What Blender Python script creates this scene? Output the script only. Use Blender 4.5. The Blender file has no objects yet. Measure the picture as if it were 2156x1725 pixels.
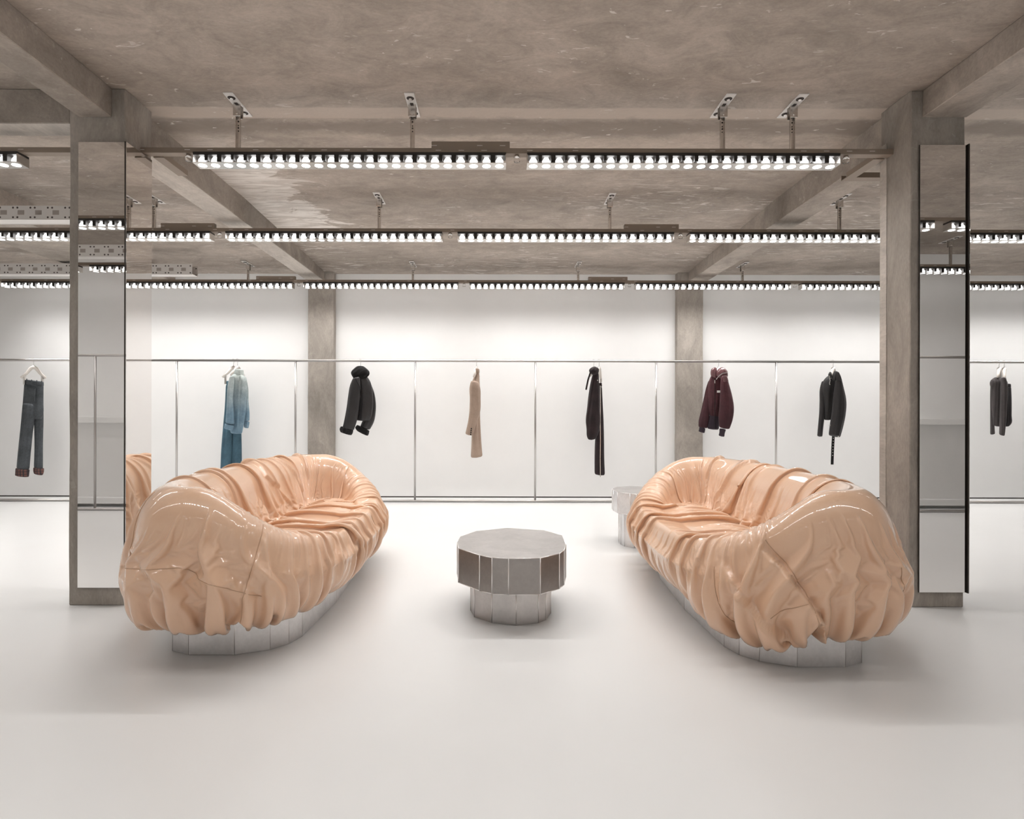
LED_DOWN, LED_SIDE, EXPOSURE = 140.0, 4.0, 0.5
import bpy, bmesh, math, random
import numpy as np
from mathutils import Vector, Matrix, noise as mnoise

# ------------------------------------------------------------------ frame
F, CX, CY, EYE = 1250.0, 1050.0, 864.0, 1.07
def PX(px, Y): return (px - CX) * Y / F
def PZ(py, Y): return EYE + (CY - py) * Y / F
col = bpy.context.collection
rnd = random.Random(7)

# ------------------------------------------------------------------ object helpers
def mesh_obj(name, verts, faces, mat=None, parent=None, smooth=False, kind=None):
    me = bpy.data.meshes.new(name)
    me.from_pydata([tuple(v) for v in verts], [], [tuple(f) for f in faces])
    me.update()
    if mat is not None:
        for m in (mat if isinstance(mat, (list, tuple)) else [mat]): me.materials.append(m)
    if smooth: me.shade_smooth()
    o = bpy.data.objects.new(name, me); col.objects.link(o)
    if parent is not None: o.parent = parent
    if kind: o['kind'] = kind
    return o
def bm_obj(name, bm, mat=None, parent=None, smooth=False, kind=None, bevel=0, seg=2):
    me = bpy.data.meshes.new(name)
    bmesh.ops.recalc_face_normals(bm, faces=bm.faces)
    bm.to_mesh(me); bm.free()
    if mat is not None:
        for m in (mat if isinstance(mat, (list, tuple)) else [mat]): me.materials.append(m)
    if smooth: me.shade_smooth()
    o = bpy.data.objects.new(name, me); col.objects.link(o)
    if bevel:
        md = o.modifiers.new('bevel', 'BEVEL'); md.width = bevel; md.segments = seg; md.limit_method = 'ANGLE'; md.angle_limit = .7
    if parent is not None: o.parent = parent
    if kind: o['kind'] = kind
    return o
def box(bm, x0, x1, y0, y1, z0, z1, mi=0):
    v = [bm.verts.new(p) for p in ((x0,y0,z0),(x1,y0,z0),(x1,y1,z0),(x0,y1,z0),(x0,y0,z1),(x1,y0,z1),(x1,y1,z1),(x0,y1,z1))]
    for f in ((3,2,1,0),(4,5,6,7),(0,1,5,4),(1,2,6,5),(2,3,7,6),(3,0,4,7)):
        bm.faces.new([v[i] for i in f]).material_index = mi
def cyl(bm, a, b, r, n=12, r2=None, mi=0, caps=True):
    a, b = Vector(a), Vector(b); r2 = r if r2 is None else r2
    d = (b - a).normalized(); u = d.orthogonal().normalized(); w = d.cross(u)
    A = [bm.verts.new(a + (u*math.cos(k*math.tau/n) + w*math.sin(k*math.tau/n))*r) for k in range(n)]
    B = [bm.verts.new(b + (u*math.cos(k*math.tau/n) + w*math.sin(k*math.tau/n))*r2) for k in range(n)]
    for k in range(n):
        f = bm.faces.new([A[k], A[(k+1)%n], B[(k+1)%n], B[k]]); f.smooth = True; f.material_index = mi
    if caps:
        bm.faces.new(A[::-1]).material_index = mi; bm.faces.new(B).material_index = mi
def sweep(bm, pts, r, n=8, mi=0):
    pts = [Vector(p) for p in pts]; rings = []
    for i, p in enumerate(pts):
        d = (pts[min(i+1, len(pts)-1)] - pts[max(i-1, 0)]).normalized()
        u = d.cross(Vector((0,1,0)));  u = u.normalized() if u.length > 1e-3 else d.orthogonal().normalized()
        w = d.cross(u); rr = r[i] if isinstance(r, (list, tuple)) else r
        rings.append([bm.verts.new(p + (u*math.cos(k*math.tau/n)+w*math.sin(k*math.tau/n))*rr) for k in range(n)])
    for a, b in zip(rings[:-1], rings[1:]):
        for k in range(n):
            f = bm.faces.new([a[k], a[(k+1)%n], b[(k+1)%n], b[k]]); f.smooth = True; f.material_index = mi
    bm.faces.new(rings[0][::-1]); bm.faces.new(rings[-1])
def one_box(name, dims, mat, parent=None, kind=None, bevel=0):
    bm = bmesh.new(); box(bm, *dims); return bm_obj(name, bm, mat, parent, kind=kind, bevel=bevel)
def thing(name, label, cat, loc=(0,0,0), group=None):
    o = bpy.data.objects.new(name, None); o.empty_display_size = .1; col.objects.link(o); o.location = loc
    return tag(o, label, cat, group)
def tag(o, label, cat, group=None):
    o['label'] = label; o['category'] = cat
    if group: o['group'] = group
    return o
def copy_tree(o, parent=None):
    c = o.copy(); col.objects.link(c); c.parent = parent
    for ch in list(o.children): copy_tree(ch, c)
    return c

# ------------------------------------------------------------------ materials
def srgb(r, g, b):
    f = lambda c: (c/255/12.92) if c/255 <= .04045 else ((c/255+.055)/1.055)**2.4
    return (f(r), f(g), f(b), 1)
class NT:
    def __init__(s, name):
        s.m = bpy.data.materials.new(name); s.m.use_nodes = True; s.t = s.m.node_tree
        s.b = s.t.nodes['Principled BSDF']; s.co = None
    def n(s, typ, **kw):
        x = s.t.nodes.new(typ)
        for k, v in kw.items():
            if k.startswith('_'): setattr(x, k[1:], v)
            else: x.inputs[k.replace('__', ' ')].default_value = v
        return x
    def l(s, a, b): s.t.links.new(a, b)
    def coord(s, scale=(1,1,1), world=True):
        g = s.n('ShaderNodeNewGeometry') if world else s.n('ShaderNodeTexCoord')
        mp = s.n('ShaderNodeMapping', Scale=scale)
        s.l(g.outputs['Position' if world else 'Object'], mp.inputs['Vector']); return mp.outputs[0]
    def noise(s, vec, scale, detail=6, rough=.6, dist=0.):
        x = s.n('ShaderNodeTexNoise', Scale=scale, Detail=detail, Roughness=rough, Distortion=dist); s.l(vec, x.inputs['Vector']); return x.outputs['Fac']
    def ramp(s, fac, stops, interp='LINEAR'):
        x = s.n('ShaderNodeValToRGB'); x.color_ramp.interpolation = interp
        e = x.color_ramp.elements
        while len(e) < len(stops): e.new(.5)
        for q, (p, c) in zip(e, stops):
            q.position = p; q.color = c if len(c) == 4 else (*c, 1)
        s.l(fac, x.inputs['Fac']); return x.outputs['Color']
    def mix(s, fac, a, b, mode='MIX'):
        x = s.n('ShaderNodeMix', _data_type='RGBA', _blend_type=mode)
        for k, v in ((0, fac), (6, a), (7, b)):
            if hasattr(v, 'is_linked') or hasattr(v, 'links'): s.l(v, x.inputs[k])
            else: x.inputs[k].default_value = v
        return x.outputs[2]
    def math(s, op, a, b=0., clamp=False):
        x = s.n('ShaderNodeMath', _operation=op, _use_clamp=clamp)
        for k, v in ((0, a), (1, b)):
            if hasattr(v, 'links'): s.l(v, x.inputs[k])
            else: x.inputs[k].default_value = v
        return x.outputs[0]
    def bump(s, h, strength=.2, dist=.01):
        x = s.n('ShaderNodeBump', Strength=strength, Distance=dist); s.l(h, x.inputs['Height']); s.l(x.outputs[0], s.b.inputs['Normal'])
    def set(s, **kw):
        for k, v in kw.items():
            i = s.b.inputs[k.replace('__', ' ')]
            if hasattr(v, 'links'): s.l(v, i)
            else: i.default_value = v
        return s
def g(v): return (v, v, v, 1)

def plain(name, c, rough=.5, metal=0., spec=.5, nscale=0, namp=.06, bump=0, **kw):
    t = NT(name); base = c
    if nscale:
        v = t.coord(world=False); f = t.noise(v, nscale, 5)
        lo = tuple(x*(1-namp) for x in c[:3]); hi = tuple(min(1, x*(1+namp)) for x in c[:3])
        base = t.ramp(f, [(.3, lo), (.7, hi)])
        if bump: t.bump(f, bump, .004)
    t.set(Base__Color=base, Roughness=rough, Metallic=metal, **kw); t.b.inputs['Specular IOR Level'].default_value = spec
    return t.m

def concrete(name, c, var=.22, sx=(1,1,1), flecks=.0, rough=.85, seed=0., patch=False):
    t = NT(name); v = t.coord(sx)
    mp = t.n('ShaderNodeMapping', Location=(seed, seed*.7, seed*1.3)); t.l(v, mp.inputs['Vector']); v = mp.outputs[0]
    big = t.noise(v, .9, 5, .64, .6); mid = t.noise(v, 4.5, 5, .75, .8); fine = t.noise(v, 70, 1, .7)
    C = lambda k: (c[0]*k, c[1]*k, c[2]*k, 1)
    base = t.ramp(big, [(.30, C(1-var)), (.50, C(1.0)), (.70, C(1+var))])
    m2 = t.ramp(mid, [(.32, g(.74)), (.5, g(.98)), (.68, g(1.20))])
    base = t.mix(.8, base, m2, 'MULTIPLY')
    base = t.mix(.6, base, t.ramp(fine, [(.25, g(.86)), (.75, g(1.1))]), 'MULTIPLY')
    if patch:
        geo = t.n('ShaderNodeNewGeometry'); sp = t.n('ShaderNodeSeparateXYZ'); t.l(geo.outputs['Position'], sp.inputs[0])
        X, Y = sp.outputs[0], sp.outputs[1]
        rag = t.math('SUBTRACT', t.noise(v, 2.2, 7, .65, 1.2), .5)
        # bare pale plaster beside the left far beam
        e1 = t.math('ADD', t.math('ADD', X, 1.62), t.math('MULTIPLY', rag, 1.9))
        a = t.math('SUBTRACT', 1., t.math('MULTIPLY', t.math('ADD', e1, .02), 16., True), True)
        b = t.math('MULTIPLY', t.math('SUBTRACT', Y, 3.75), 2.2, True)
        cc = t.math('SUBTRACT', 1., t.math('MULTIPLY', t.math('SUBTRACT', Y, 5.75), 3., True), True)
        dd = t.math('MULTIPLY', t.math('ADD', X, 2.16), 40., True)
        streak = t.ramp(t.noise(t.coord((1.5, 9, 1)), 1.5, 6, .65, 1.5), [(.44, g(0)), (.56, g(1))])
        msk = t.math('MULTIPLY', t.math('MULTIPLY', a, b), t.math('MULTIPLY', cc, dd))
        msk = t.math('MULTIPLY', msk, t.math('ADD', t.math('MULTIPLY', streak, .55), .45))
        base = t.mix(msk, base, (.78, .73, .68, 1))
        # wavy pale trowel marks further back
        tr = t.ramp(t.noise(t.coord((.9, 4.5, 1)), 3.2, 5, .6, 1.8), [(.565, g(0)), (.64, g(1))])
        yy = t.math('MULTIPLY', t.math('SUBTRACT', Y, 3.7), 1.5, True)
        nm = t.ramp(t.noise(v, .8, 3), [(.46, g(0)), (.60, g(1))])
        base = t.mix(t.math('MULTIPLY', t.math('MULTIPLY', tr, yy), t.math('MULTIPLY', nm, .8)), base, (.74, .69, .64, 1))
        # made-good strip between the columns
        d = t.math('ABSOLUTE', t.math('SUBTRACT', Y, 3.50))
        d = t.math('ADD', d, t.math('MULTIPLY', rag, .05))
        st = t.math('SUBTRACT', 1., t.math('MULTIPLY', t.math('SUBTRACT', d, .055), 60., True), True)
        base = t.mix(t.math('MULTIPLY', st, .7), base, C(1.42))
        d2 = t.math('ADD', t.math('ABSOLUTE', t.math('SUBTRACT', Y, 3.68)), t.math('MULTIPLY', rag, .35))
        s2 = t.math('SUBTRACT', 1., t.math('MULTIPLY', t.math('SUBTRACT', d2, .05), 14., True), True)
        base = t.mix(t.math('MULTIPLY', s2, .75), base, C(.62))
    if flecks:
        fv = t.coord((.55, 1.3, 1)); fl = t.noise(fv, 17, 3, .55, .9); ge = t.noise(v, 1.6, 3)
        th = t.math('MULTIPLY', t.ramp(fl, [(.665, g(0)), (.69, g(1))]), t.ramp(ge, [(.42, g(.15)), (.6, g(1))]))
        base = t.mix(t.math('MULTIPLY', th, flecks), base, (.68, .64, .60, 1))
    t.set(Base__Color=base, Roughness=rough); t.b.inputs['Specular IOR Level'].default_value = .3
    h = t.math('ADD', t.math('MULTIPLY', mid, .8), t.math('MULTIPLY', fine, .25)); t.bump(h, .35, .012)
    return t.m

CONC = (.42, .362, .313)
M = {}
M['ceiling'] = concrete('ceiling concrete', CONC, .20, (.75, 1.25, 1), .9, seed=3.1, patch=True)
M['beam'] = concrete('beam concrete', (.40, .35, .305), .30, seed=8.3, flecks=.3)
M['column'] = concrete('column concrete', (.375, .335, .295), .26, (1.3, 1.3, .5), seed=1.7, flecks=.15)
M['wall'] = plain('white wall paint', (.925, .915, .90, 1), .5, nscale=3, namp=.012)
def floor_mat():
    t = NT('white resin floor'); v = t.coord()
    base = t.ramp(t.noise(v, .6, 4), [(.3, (.765, .755, .742)), (.7, (.80, .792, .78))])
    t.set(Base__Color=base, Roughness=.31)
    return t.m
M['floor'] = floor_mat()
M['chrome'] = plain('satin chrome', (.52, .495, .48, 1), .32, 1.)
def rail_mat():
    t = NT('taupe powder coated rail'); v = t.n('ShaderNodeTexCoord').outputs['Object']; sp = t.n('ShaderNodeSeparateXYZ'); t.l(v, sp.inputs[0])
    x, z = sp.outputs[0], sp.outputs[2]; u = t.math('DIVIDE', x, .13)
    wn = t.n('ShaderNodeTexWhiteNoise', _noise_dimensions='1D'); t.l(t.math('FLOOR', u), wn.inputs['W'])
    m = t.math('MULTIPLY', t.math('GREATER_THAN', wn.outputs['Value'], .45), t.math('LESS_THAN', t.math('FRACT', u), .24))
    m = t.math('MULTIPLY', m, t.math('LESS_THAN', t.math('ABSOLUTE', t.math('SUBTRACT', z, .0175)), .0014))
    t.set(Base__Color=t.mix(m, srgb(146, 132, 119), (.8, .76, .72, 1)), Roughness=.5, Metallic=.2); return t.m
M['rail'] = rail_mat()
def tray_mat():
    t = NT('perforated white metal'); v = t.n('ShaderNodeTexCoord').outputs['Object']; sp = t.n('ShaderNodeSeparateXYZ'); t.l(v, sp.inputs[0])
    x, z = sp.outputs[0], sp.outputs[2]; u = t.math('FRACT', t.math('DIVIDE', x, .13))
    dz = t.math('SUBTRACT', t.math('ABSOLUTE', t.math('SUBTRACT', z, .054)), .036); m = None
    for c in (.35, .60):
        dx = t.math('MULTIPLY', t.math('SUBTRACT', u, c), .13)
        d = t.math('SQRT', t.math('ADD', t.math('MULTIPLY', dx, dx), t.math('MULTIPLY', dz, dz)))
        k = t.math('LESS_THAN', d, .0075); m = k if m is None else t.math('MAXIMUM', m, k)
    slot = t.math('MULTIPLY', t.math('LESS_THAN', t.math('ABSOLUTE', t.math('SUBTRACT', z, .054)), .017), t.math('GREATER_THAN', u, .62))
    c = t.mix(slot, (.66, .63, .60, 1), (.34, .30, .27, 1)); t.set(Base__Color=t.mix(m, c, (.07, .055, .05, 1)), Roughness=.5); return t.m
M['tray'] = tray_mat()
M['plaster'] = concrete('pale plaster with floor bounce', (.53, .48, .43), .08, (1, .4, 1), seed=5.)  # plaster edge strip, and beam undersides with floor bounce put into the colour
M['steel'] = plain('bright steel', (.72, .69, .66, 1), .26, 1., nscale=40, namp=.06)
M['dark'] = plain('black component', (.02, .017, .015, 1), .4)
M['slot'] = plain('dark slot', (.05, .04, .035, 1), .7)
M['whitecoat'] = plain('white coated metal', (.78, .75, .72, 1), .4)
M['mirror'] = plain('mirror', (.90, .885, .875, 1), .004, 1.)
M['mirroredge'] = plain('dark mirror edge', (.035, .028, .022, 1), .35)
M['shelf'] = plain('white shelf', (.84, .83, .81, 1), .35)
M['hanger'] = plain('ivory plastic hanger', (.86, .80, .74, 1), .3)
def emis(name, c, s):
    t = NT(name); t.set(Base__Color=(1,1,1,1), Emission__Color=c, Emission__Strength=s); return t.m
M['led'] = emis('led lens glow', (.995, .985, .975, 1), LED_DOWN)
def focus(m, k, p):
    # the lens throws most of its light straight down
    nt = m.node_tree; ge = nt.nodes.new('ShaderNodeNewGeometry'); d = nt.nodes.new('ShaderNodeVectorMath'); d.operation = 'DOT_PRODUCT'
    nt.links.new(ge.outputs['Incoming'], d.inputs[0]); nt.links.new(ge.outputs['Normal'], d.inputs[1])
    a = nt.nodes.new('ShaderNodeMath'); a.operation = 'POWER'; a.inputs[1].default_value = p; nt.links.new(d.outputs['Value'], a.inputs[0])
    b = nt.nodes.new('ShaderNodeMath'); b.operation = 'MULTIPLY'; b.inputs[1].default_value = k; nt.links.new(a.outputs[0], b.inputs[0])
    nt.links.new(b.outputs[0], nt.nodes['Principled BSDF'].inputs['Emission Strength'])
focus(M['led'], LED_DOWN*1.2, 2.2)
M['ledlow'] = emis('dimmed led lens glow', (.995, .985, .975, 1), LED_DOWN); focus(M['ledlow'], LED_DOWN*.33, 1.6)
M['leddim'] = emis('faint led lens glow', (.995, .985, .975, 1), LED_DOWN); focus(M['leddim'], LED_DOWN*.8, 5.0)
M['ledwash'] = emis('narrow beam led lens glow', (.995, .985, .975, 1), LED_DOWN); focus(M['ledwash'], LED_DOWN*1.6, 3.2)
M['ledside'] = emis('led lens side glow', (.995, .985, .975, 1), LED_SIDE)
M['ledside'].cycles.emission_sampling = 'NONE'
t = NT('clear acrylic'); t.set(Base__Color=(1,1,1,1), Roughness=.05, Transmission__Weight=1., IOR=1.2); M['acrylic'] = t.m
def alu(name, c, r0, r1):
    t = NT(name); v = t.coord(world=False); w = t.noise(v, 5, 4, .6, .3); f2 = t.noise(v, 60, 3)
    t.set(Base__Color=t.mix(.5, t.ramp(w, [(.3, tuple(x*.84 for x in c)), (.7, tuple(min(1, x*1.08) for x in c))]), t.ramp(f2, [(.3, g(.9)), (.7, g(1.05))]), 'MULTIPLY'),
          Metallic=1., Roughness=(r0+r1)/2)
    return t.m
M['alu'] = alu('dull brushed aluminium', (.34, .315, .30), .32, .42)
M['alutop_lit'] = alu('lit aluminium top', (.50, .48, .465), .46, .54)  # near drum's top, paler than its sides: reflected ceiling lights painted in
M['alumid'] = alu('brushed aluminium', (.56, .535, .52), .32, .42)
M['alulight'] = alu('pale brushed aluminium', (.76, .75, .75), .31, .40)
M['weld'] = plain('ground weld seam', (.86, .83, .82, 1), .32, 1.)
def leather():
    t = NT('peach patent leather'); v = t.coord(world=False)
    f = t.noise(v, 9, 4, .6, .4); f2 = t.noise(v, 55, 2, .6)
    base = t.ramp(t.noise(v, 2.2, 4), [(.3, (.73, .465, .305)), (.7, (.775, .51, .345))])
    t.set(Base__Color=base, Roughness=.34, Coat__Weight=.9, Coat__Roughness=.035)
    t.b.inputs['Coat IOR'].default_value = 1.5
    h = t.math('ADD', f, t.math('MULTIPLY', f2, .15)); t.bump(h, .16, .012); return t.m
M['leather'] = leather()
M['seam'] = plain('peach seam', (.54, .335, .215, 1), .45)
TAU = math.tau

def _ridge_noise(rng, t, v, n, ft, fv, pw=1.0):
    """smooth periodic-in-t random field built from random cosines"""
    out = np.zeros(np.broadcast(t, v).shape)
    for _ in range(n):
        kt = rng.integers(ft[0], ft[1] + 1)
        kv = rng.uniform(fv[0], fv[1]) * rng.choice([-1, 1])
        out += np.cos(kt * t + kv * v * TAU + rng.uniform(0, TAU))
    return out / math.sqrt(n)

def sofa_base(N, M, a=.48, b=1.12, cx=-.04, hem=None):
    tt = np.linspace(0, TAU, 4001)
    n = 2.9
    def outl(t):
        c, s = np.cos(t), np.sin(t)
        return a * np.sign(c) * np.abs(c) ** (2 / n), b * np.sign(s) * np.abs(s) ** (2 / n)
    X, Y = outl(tt)
    L = np.concatenate([[0], np.cumsum(np.hypot(np.diff(X), np.diff(Y)))])
    t = np.interp(np.arange(N) / N * L[-1], L, tt)
    ox, oy = outl(t)
    seat = .425
    m = .66
    ix = np.full(N, cx); iy = m * np.tanh(1.25 * oy / b / .8) / math.tanh(1.25 / .8)
    dx, dy = ix - ox, iy - oy
    dd = np.hypot(dx, dy); dx /= dd; dy /= dd
    def sm(x): x = np.clip(x, 0, 1); return x * x * (3 - 2 * x)
    arm = sm((np.abs(oy) - .62) / .3)
    hx = 1 - np.clip((ox + dx * .15 + .10) / .42, 0, 1) ** 2.2
    hr = seat + .28 * hx
    k = hx
    ins = lambda f, g: f * (1 - k) + g * k
    foot = np.minimum(ins(.22, .37), .93 * dd)
    hd = np.zeros(N) if hem is None else hem[1] * np.exp(-((np.arange(N) / N - hem[0]) / .05) ** 2)
    P = [(np.full(N, .20), .235 - hd),
         (np.full(N, .115), .215 - hd),
         (np.full(N, .03), .26 - .8 * hd),
         (np.full(N, -.005), np.full(N, .345)),
         (ins(.015, .01), ins(.37, .50)),
         (ins(.06, .045), ins(.435, .66)),
         (ins(.12, .155), hr + ins(.005, .05)),
         (ins(.17, .27), hr - ins(0, .01)),
         (ins(.20, .325), seat + .5 * (hr - seat) * k),
         (foot, np.full(N, seat) + .005),
         (.5 * foot + .5 * dd, seat + .02 * (1 - k) + 0 * dd),
         (dd * .97, np.full(N, seat - .0)),
         (dd, np.full(N, seat - .035))]
    C = np.stack([np.stack(p, -1) for p in P], 1)      # N,K,2
    for _ in range(4):
        q = np.empty((N, 2 * C.shape[1], 2))
        q[:, 0] = C[:, 0]; q[:, -1] = C[:, -1]
        q[:, 1:-1:2] = .75 * C[:, :-1] + .25 * C[:, 1:]
        q[:, 2::2] = .25 * C[:, :-1] + .75 * C[:, 1:]
        C = q
    seg = np.linalg.norm(np.diff(C, axis=1), axis=-1)
    S = np.concatenate([np.zeros((N, 1)), np.cumsum(seg, 1)], 1)
    out = np.empty((N, M, 3))
    for i in range(N):
        s = np.linspace(0, S[i, -1], M)
        r = np.interp(s, S[i], C[i, :, 0]); z = np.interp(s, S[i], C[i, :, 1])
        out[i, :, 0] = ox[i] + dx[i] * r; out[i, :, 1] = oy[i] + dy[i] * r; out[i, :, 2] = z
    return out, t

def grid_normals(p):
    du = np.roll(p, -1, 0) - np.roll(p, 1, 0)
    dv = np.empty_like(p); dv[:, 1:-1] = p[:, 2:] - p[:, :-2]; dv[:, 0] = p[:, 1] - p[:, 0]; dv[:, -1] = p[:, -1] - p[:, -2]
    n = np.cross(du, dv); n /= np.linalg.norm(n, axis=-1, keepdims=True) + 1e-9
    return n

def upsample(q):
    N, M = q.shape[:2]
    w = np.empty((2 * N, M, 3)); w[0::2] = q
    w[1::2] = (9 * (q + np.roll(q, -1, 0)) - np.roll(q, 1, 0) - np.roll(q, -2, 0)) / 16
    o = np.empty((2 * N, 2 * M - 1, 3)); o[:, 0::2] = w
    o[:, 1::2] = .5 * (w[:, :-1] + w[:, 1:])
    o[:, 3:-2:2] = (9 * (w[:, 1:-2] + w[:, 2:-1]) - w[:, :-3] - w[:, 3:]) / 16
    return o

def sim(p, base, su, sv, pin, steps, iters, grav, bend, dmax, damp=.90):
    N, M = p.shape[:2]
    nb = grid_normals(base)
    L = lambda A, B: np.linalg.norm(A - B, axis=-1)
    rH = L(base, np.roll(base, -1, 0)) * su
    rV = L(base[:, :-1], base[:, 1:]) * .5 * (sv[:, :-1] + sv[:, 1:])
    av = .5 * (rH[:, :-1] + rH[:, 1:]); rD = np.sqrt(av ** 2 + rV ** 2)
    rH2 = rH + np.roll(rH, -1, 0); rV2 = rV[:, :-1] + rV[:, 1:]
    w = 1.0 - pin; x0 = p.copy(); vel = np.zeros_like(p)
    def sol(ai, bi, rest, k, onlyshort=False):
        A = p[ai]; B = p[bi]; wa = w[ai]; wb = w[bi]
        d = B - A; l = np.linalg.norm(d, axis=-1) + 1e-9
        c = (l - rest) / l * k
        if onlyshort: c = np.minimum(c, 0)
        ws = wa + wb + 1e-6
        p[ai] = A + d * (c * wa / ws)[..., None]; p[bi] = B - d * (c * wb / ws)[..., None]
    I = np.arange(N)
    hs = []
    for par in (0, 1):
        a_ = I[par::2]; hs.append((a_, (a_ + 1) % N))
    h2 = []
    for par in (0, 1):
        a_ = I[(I // 2) % 2 == par]; h2.append((a_, (a_ + 2) % N))
    J = np.arange(M)
    for st in range(steps):
        prev = p.copy()
        p += vel * damp; p[..., 2] -= grav * w
        for it in range(iters):
            for a_, b_ in hs:
                sol(np.s_[a_], np.s_[b_], rH[a_], .9)
            for par in (0, 1):
                j = J[par:M - 1:2]; sol(np.ix_(I, j), np.ix_(I, j + 1), rV[:, j], .9)
            for a_, b_ in hs:
                j = J[:-1]
                sol(np.ix_(a_, j), np.ix_(b_, j + 1), rD[a_], .35)
                sol(np.ix_(a_, j + 1), np.ix_(b_, j), rD[a_], .35)
            for a_, b_ in h2: sol(np.s_[a_], np.s_[b_], rH2[a_], bend, True)
            for par in (0, 1):
                j = J[:-2]; j = j[(j // 2) % 2 == par]; sol(np.ix_(I, j), np.ix_(I, j + 2), rV2[:, j], bend, True)
            d = ((p - base) * nb).sum(-1)
            corr = np.where(d < 0, -d, np.where(d > dmax, dmax - d, 0)) * w
            p += nb * corr[..., None]
            tang = (p - base) - nb * d[..., None]
            tl = np.linalg.norm(tang, axis=-1, keepdims=True)
            p -= tang * np.clip(1 - .05 / (tl + 1e-9), 0, 1) * w[..., None]
        vel = p - prev
        sp = np.linalg.norm(vel, axis=-1, keepdims=True); vel *= np.minimum(1, .012 / (sp + 1e-9))
    return p

def make_sofa(seed, feats, N0=200, M0=61, steps=(60, 40, 16), b=1.12):
    """feats: dict(seams=[polyline in (s, v)], pleats=[(polyline, amp, width)])  s = arc fraction round the outline, v = 0 hem .. 1 crease"""
    rng = np.random.default_rng(seed)
    p = None
    for lev in (0, 1, 2):
        N = N0 * 2 ** lev; M = (M0 - 1) * 2 ** lev + 1
        base, t = sofa_base(N, M, b=b, hem=feats.get('hem'))
        S = (np.arange(N) / N)[:, None]; V = np.linspace(0, 1, M)[None, :]
        nb = grid_normals(base)
        if np.mean(nb[:, M // 3, 0] * base[:, M // 3, 0]) < 0: nb = -nb
        per = np.linalg.norm(base - np.roll(base, -1, 0), axis=-1).sum(0)
        wide = per.max() / per
        sm = lambda x: np.clip(x, 0, 1) ** 2 * (3 - 2 * np.clip(x, 0, 1))
        if lev == 0: cf = [(rng.integers(2, 13), rng.uniform(-1.5, 1.5), rng.uniform(0, TAU)) for _ in range(9)]
        lf = sum(np.cos(k * S * TAU + q * V * TAU + f) for k, q, f in cf) / 3.
        su = np.ones((N, M)) * (1 + (feats['su'](S, V, base) - 1) * np.clip(1 + .55 * lf, .25, 2.))
        hemz = sm((.30 - V) / .22)
        su = su * (1 + (np.minimum(wide, 1.5) - 1)[None, :] * (V < .3)) * (1 + .42 * hemz)
        sv = np.ones((N, M)) * feats['sv'](S, V, base)
        pin = np.zeros((N, M)); pin[:, 0] = 1; pin[:, -1] = 1; pin[:, -2] = .7
        for pl in feats.get('seams', []):
            pl = np.array(pl)
            for k in range(len(pl) - 1):
                for f in np.linspace(0, 1, int(400 * 2 ** lev)):
                    s_, v_ = pl[k] * (1 - f) + pl[k + 1] * f
                    pin[int(round(s_ * N)) % N, int(round(v_ * (M - 1)))] = .97
        if p is None:
            nz = _ridge_noise(rng, S * TAU, V, 26, (10, 40), (.3, 4.5)) * .014
            nz += _ridge_noise(rng, S * TAU, V, 14, (4, 14), (.5, 3.5)) * .016
            p = base + nb * (.012 + nz)[..., None] * (1 - pin)[..., None]
        else:
            p = upsample(p)
            p[:, 0] = base[:, 0]; p[:, -1] = base[:, -1]
            nz = _ridge_noise(rng, S * TAU, V, 30, (40, 110) if lev == 1 else (90, 260), (.5, 6) if lev == 1 else (2, 14)) * (.0016 if lev == 1 else .0011)
            p = p + nb * nz[..., None]
        p = sim(p, base, su + (.015 if lev == 2 else 0), sv, pin, steps[lev], 4, (.0009, .0005, .0002)[lev], (.05, .10, .16)[lev], .115)
    n = grid_normals(base)
    for (pl, amp, wd) in feats.get('pleats', []):
        pl = np.array(pl, float)
        # signed distance in metric-ish coordinates
        Q = np.stack(np.broadcast_arrays(S * per.max(), V * 1.1), -1)
        best = np.full(Q.shape[:2], 9.); sg = np.zeros(Q.shape[:2]); env = np.zeros(Q.shape[:2])
        for k in range(len(pl) - 1):
            A = pl[k] * [per.max(), 1.1]; B = pl[k + 1] * [per.max(), 1.1]
            d = B - A; ll = (d ** 2).sum()
            h = np.clip(((Q - A) @ d) / ll, 0, 1)
            r = Q - A - h[..., None] * d
            dist = np.hypot(r[..., 0], r[..., 1]); side = np.sign(d[0] * r[..., 1] - d[1] * r[..., 0])
            m = dist < best
            best = np.where(m, dist, best); sg = np.where(m, side, sg); env = np.where(m, (k + h) / (len(pl) - 1), env)
        e = np.clip(np.minimum(env, 1 - env) * 6, 0, 1)
        x = best * sg
        prof = np.where(x > 0, np.exp(-x / wd), -.45 * np.exp(x / (wd * .35)))
        prof = np.where(x > 0, prof * np.clip(x / .006, 0, 1), prof * np.clip(-x / .004, 0, 1))
        p = p + nb * (amp * e * prof)[..., None]
    lines = []
    nn = grid_normals(p)
    if np.mean((nn * nb).sum(-1)) < 0: nn = -nn
    for pl in feats.get('seams', []):
        pl = np.array(pl); L = []
        for k in range(len(pl) - 1):
            for f in np.linspace(0, 1, 60, endpoint=False):
                s_, v_ = pl[k] * (1 - f) + pl[k + 1] * f
                i = (s_ % 1) * N; j = v_ * (M - 1); i0 = int(i); j0 = min(int(j), M - 2); a_ = i - i0; c_ = j - j0
                q = sum(w_ * p[(i0 + di) % N, j0 + dj] for di, dj, w_ in ((0, 0, (1-a_)*(1-c_)), (1, 0, a_*(1-c_)), (0, 1, (1-a_)*c_), (1, 1, a_*c_)))
                L.append(q + nn[i0 % N, j0] * .0005)
        L = np.array(L)
        for _ in range(2): L[1:-1] = (L[:-2] + 2 * L[1:-1] + L[2:]) / 4
        lines.append(L)
    return p, lines
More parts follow.
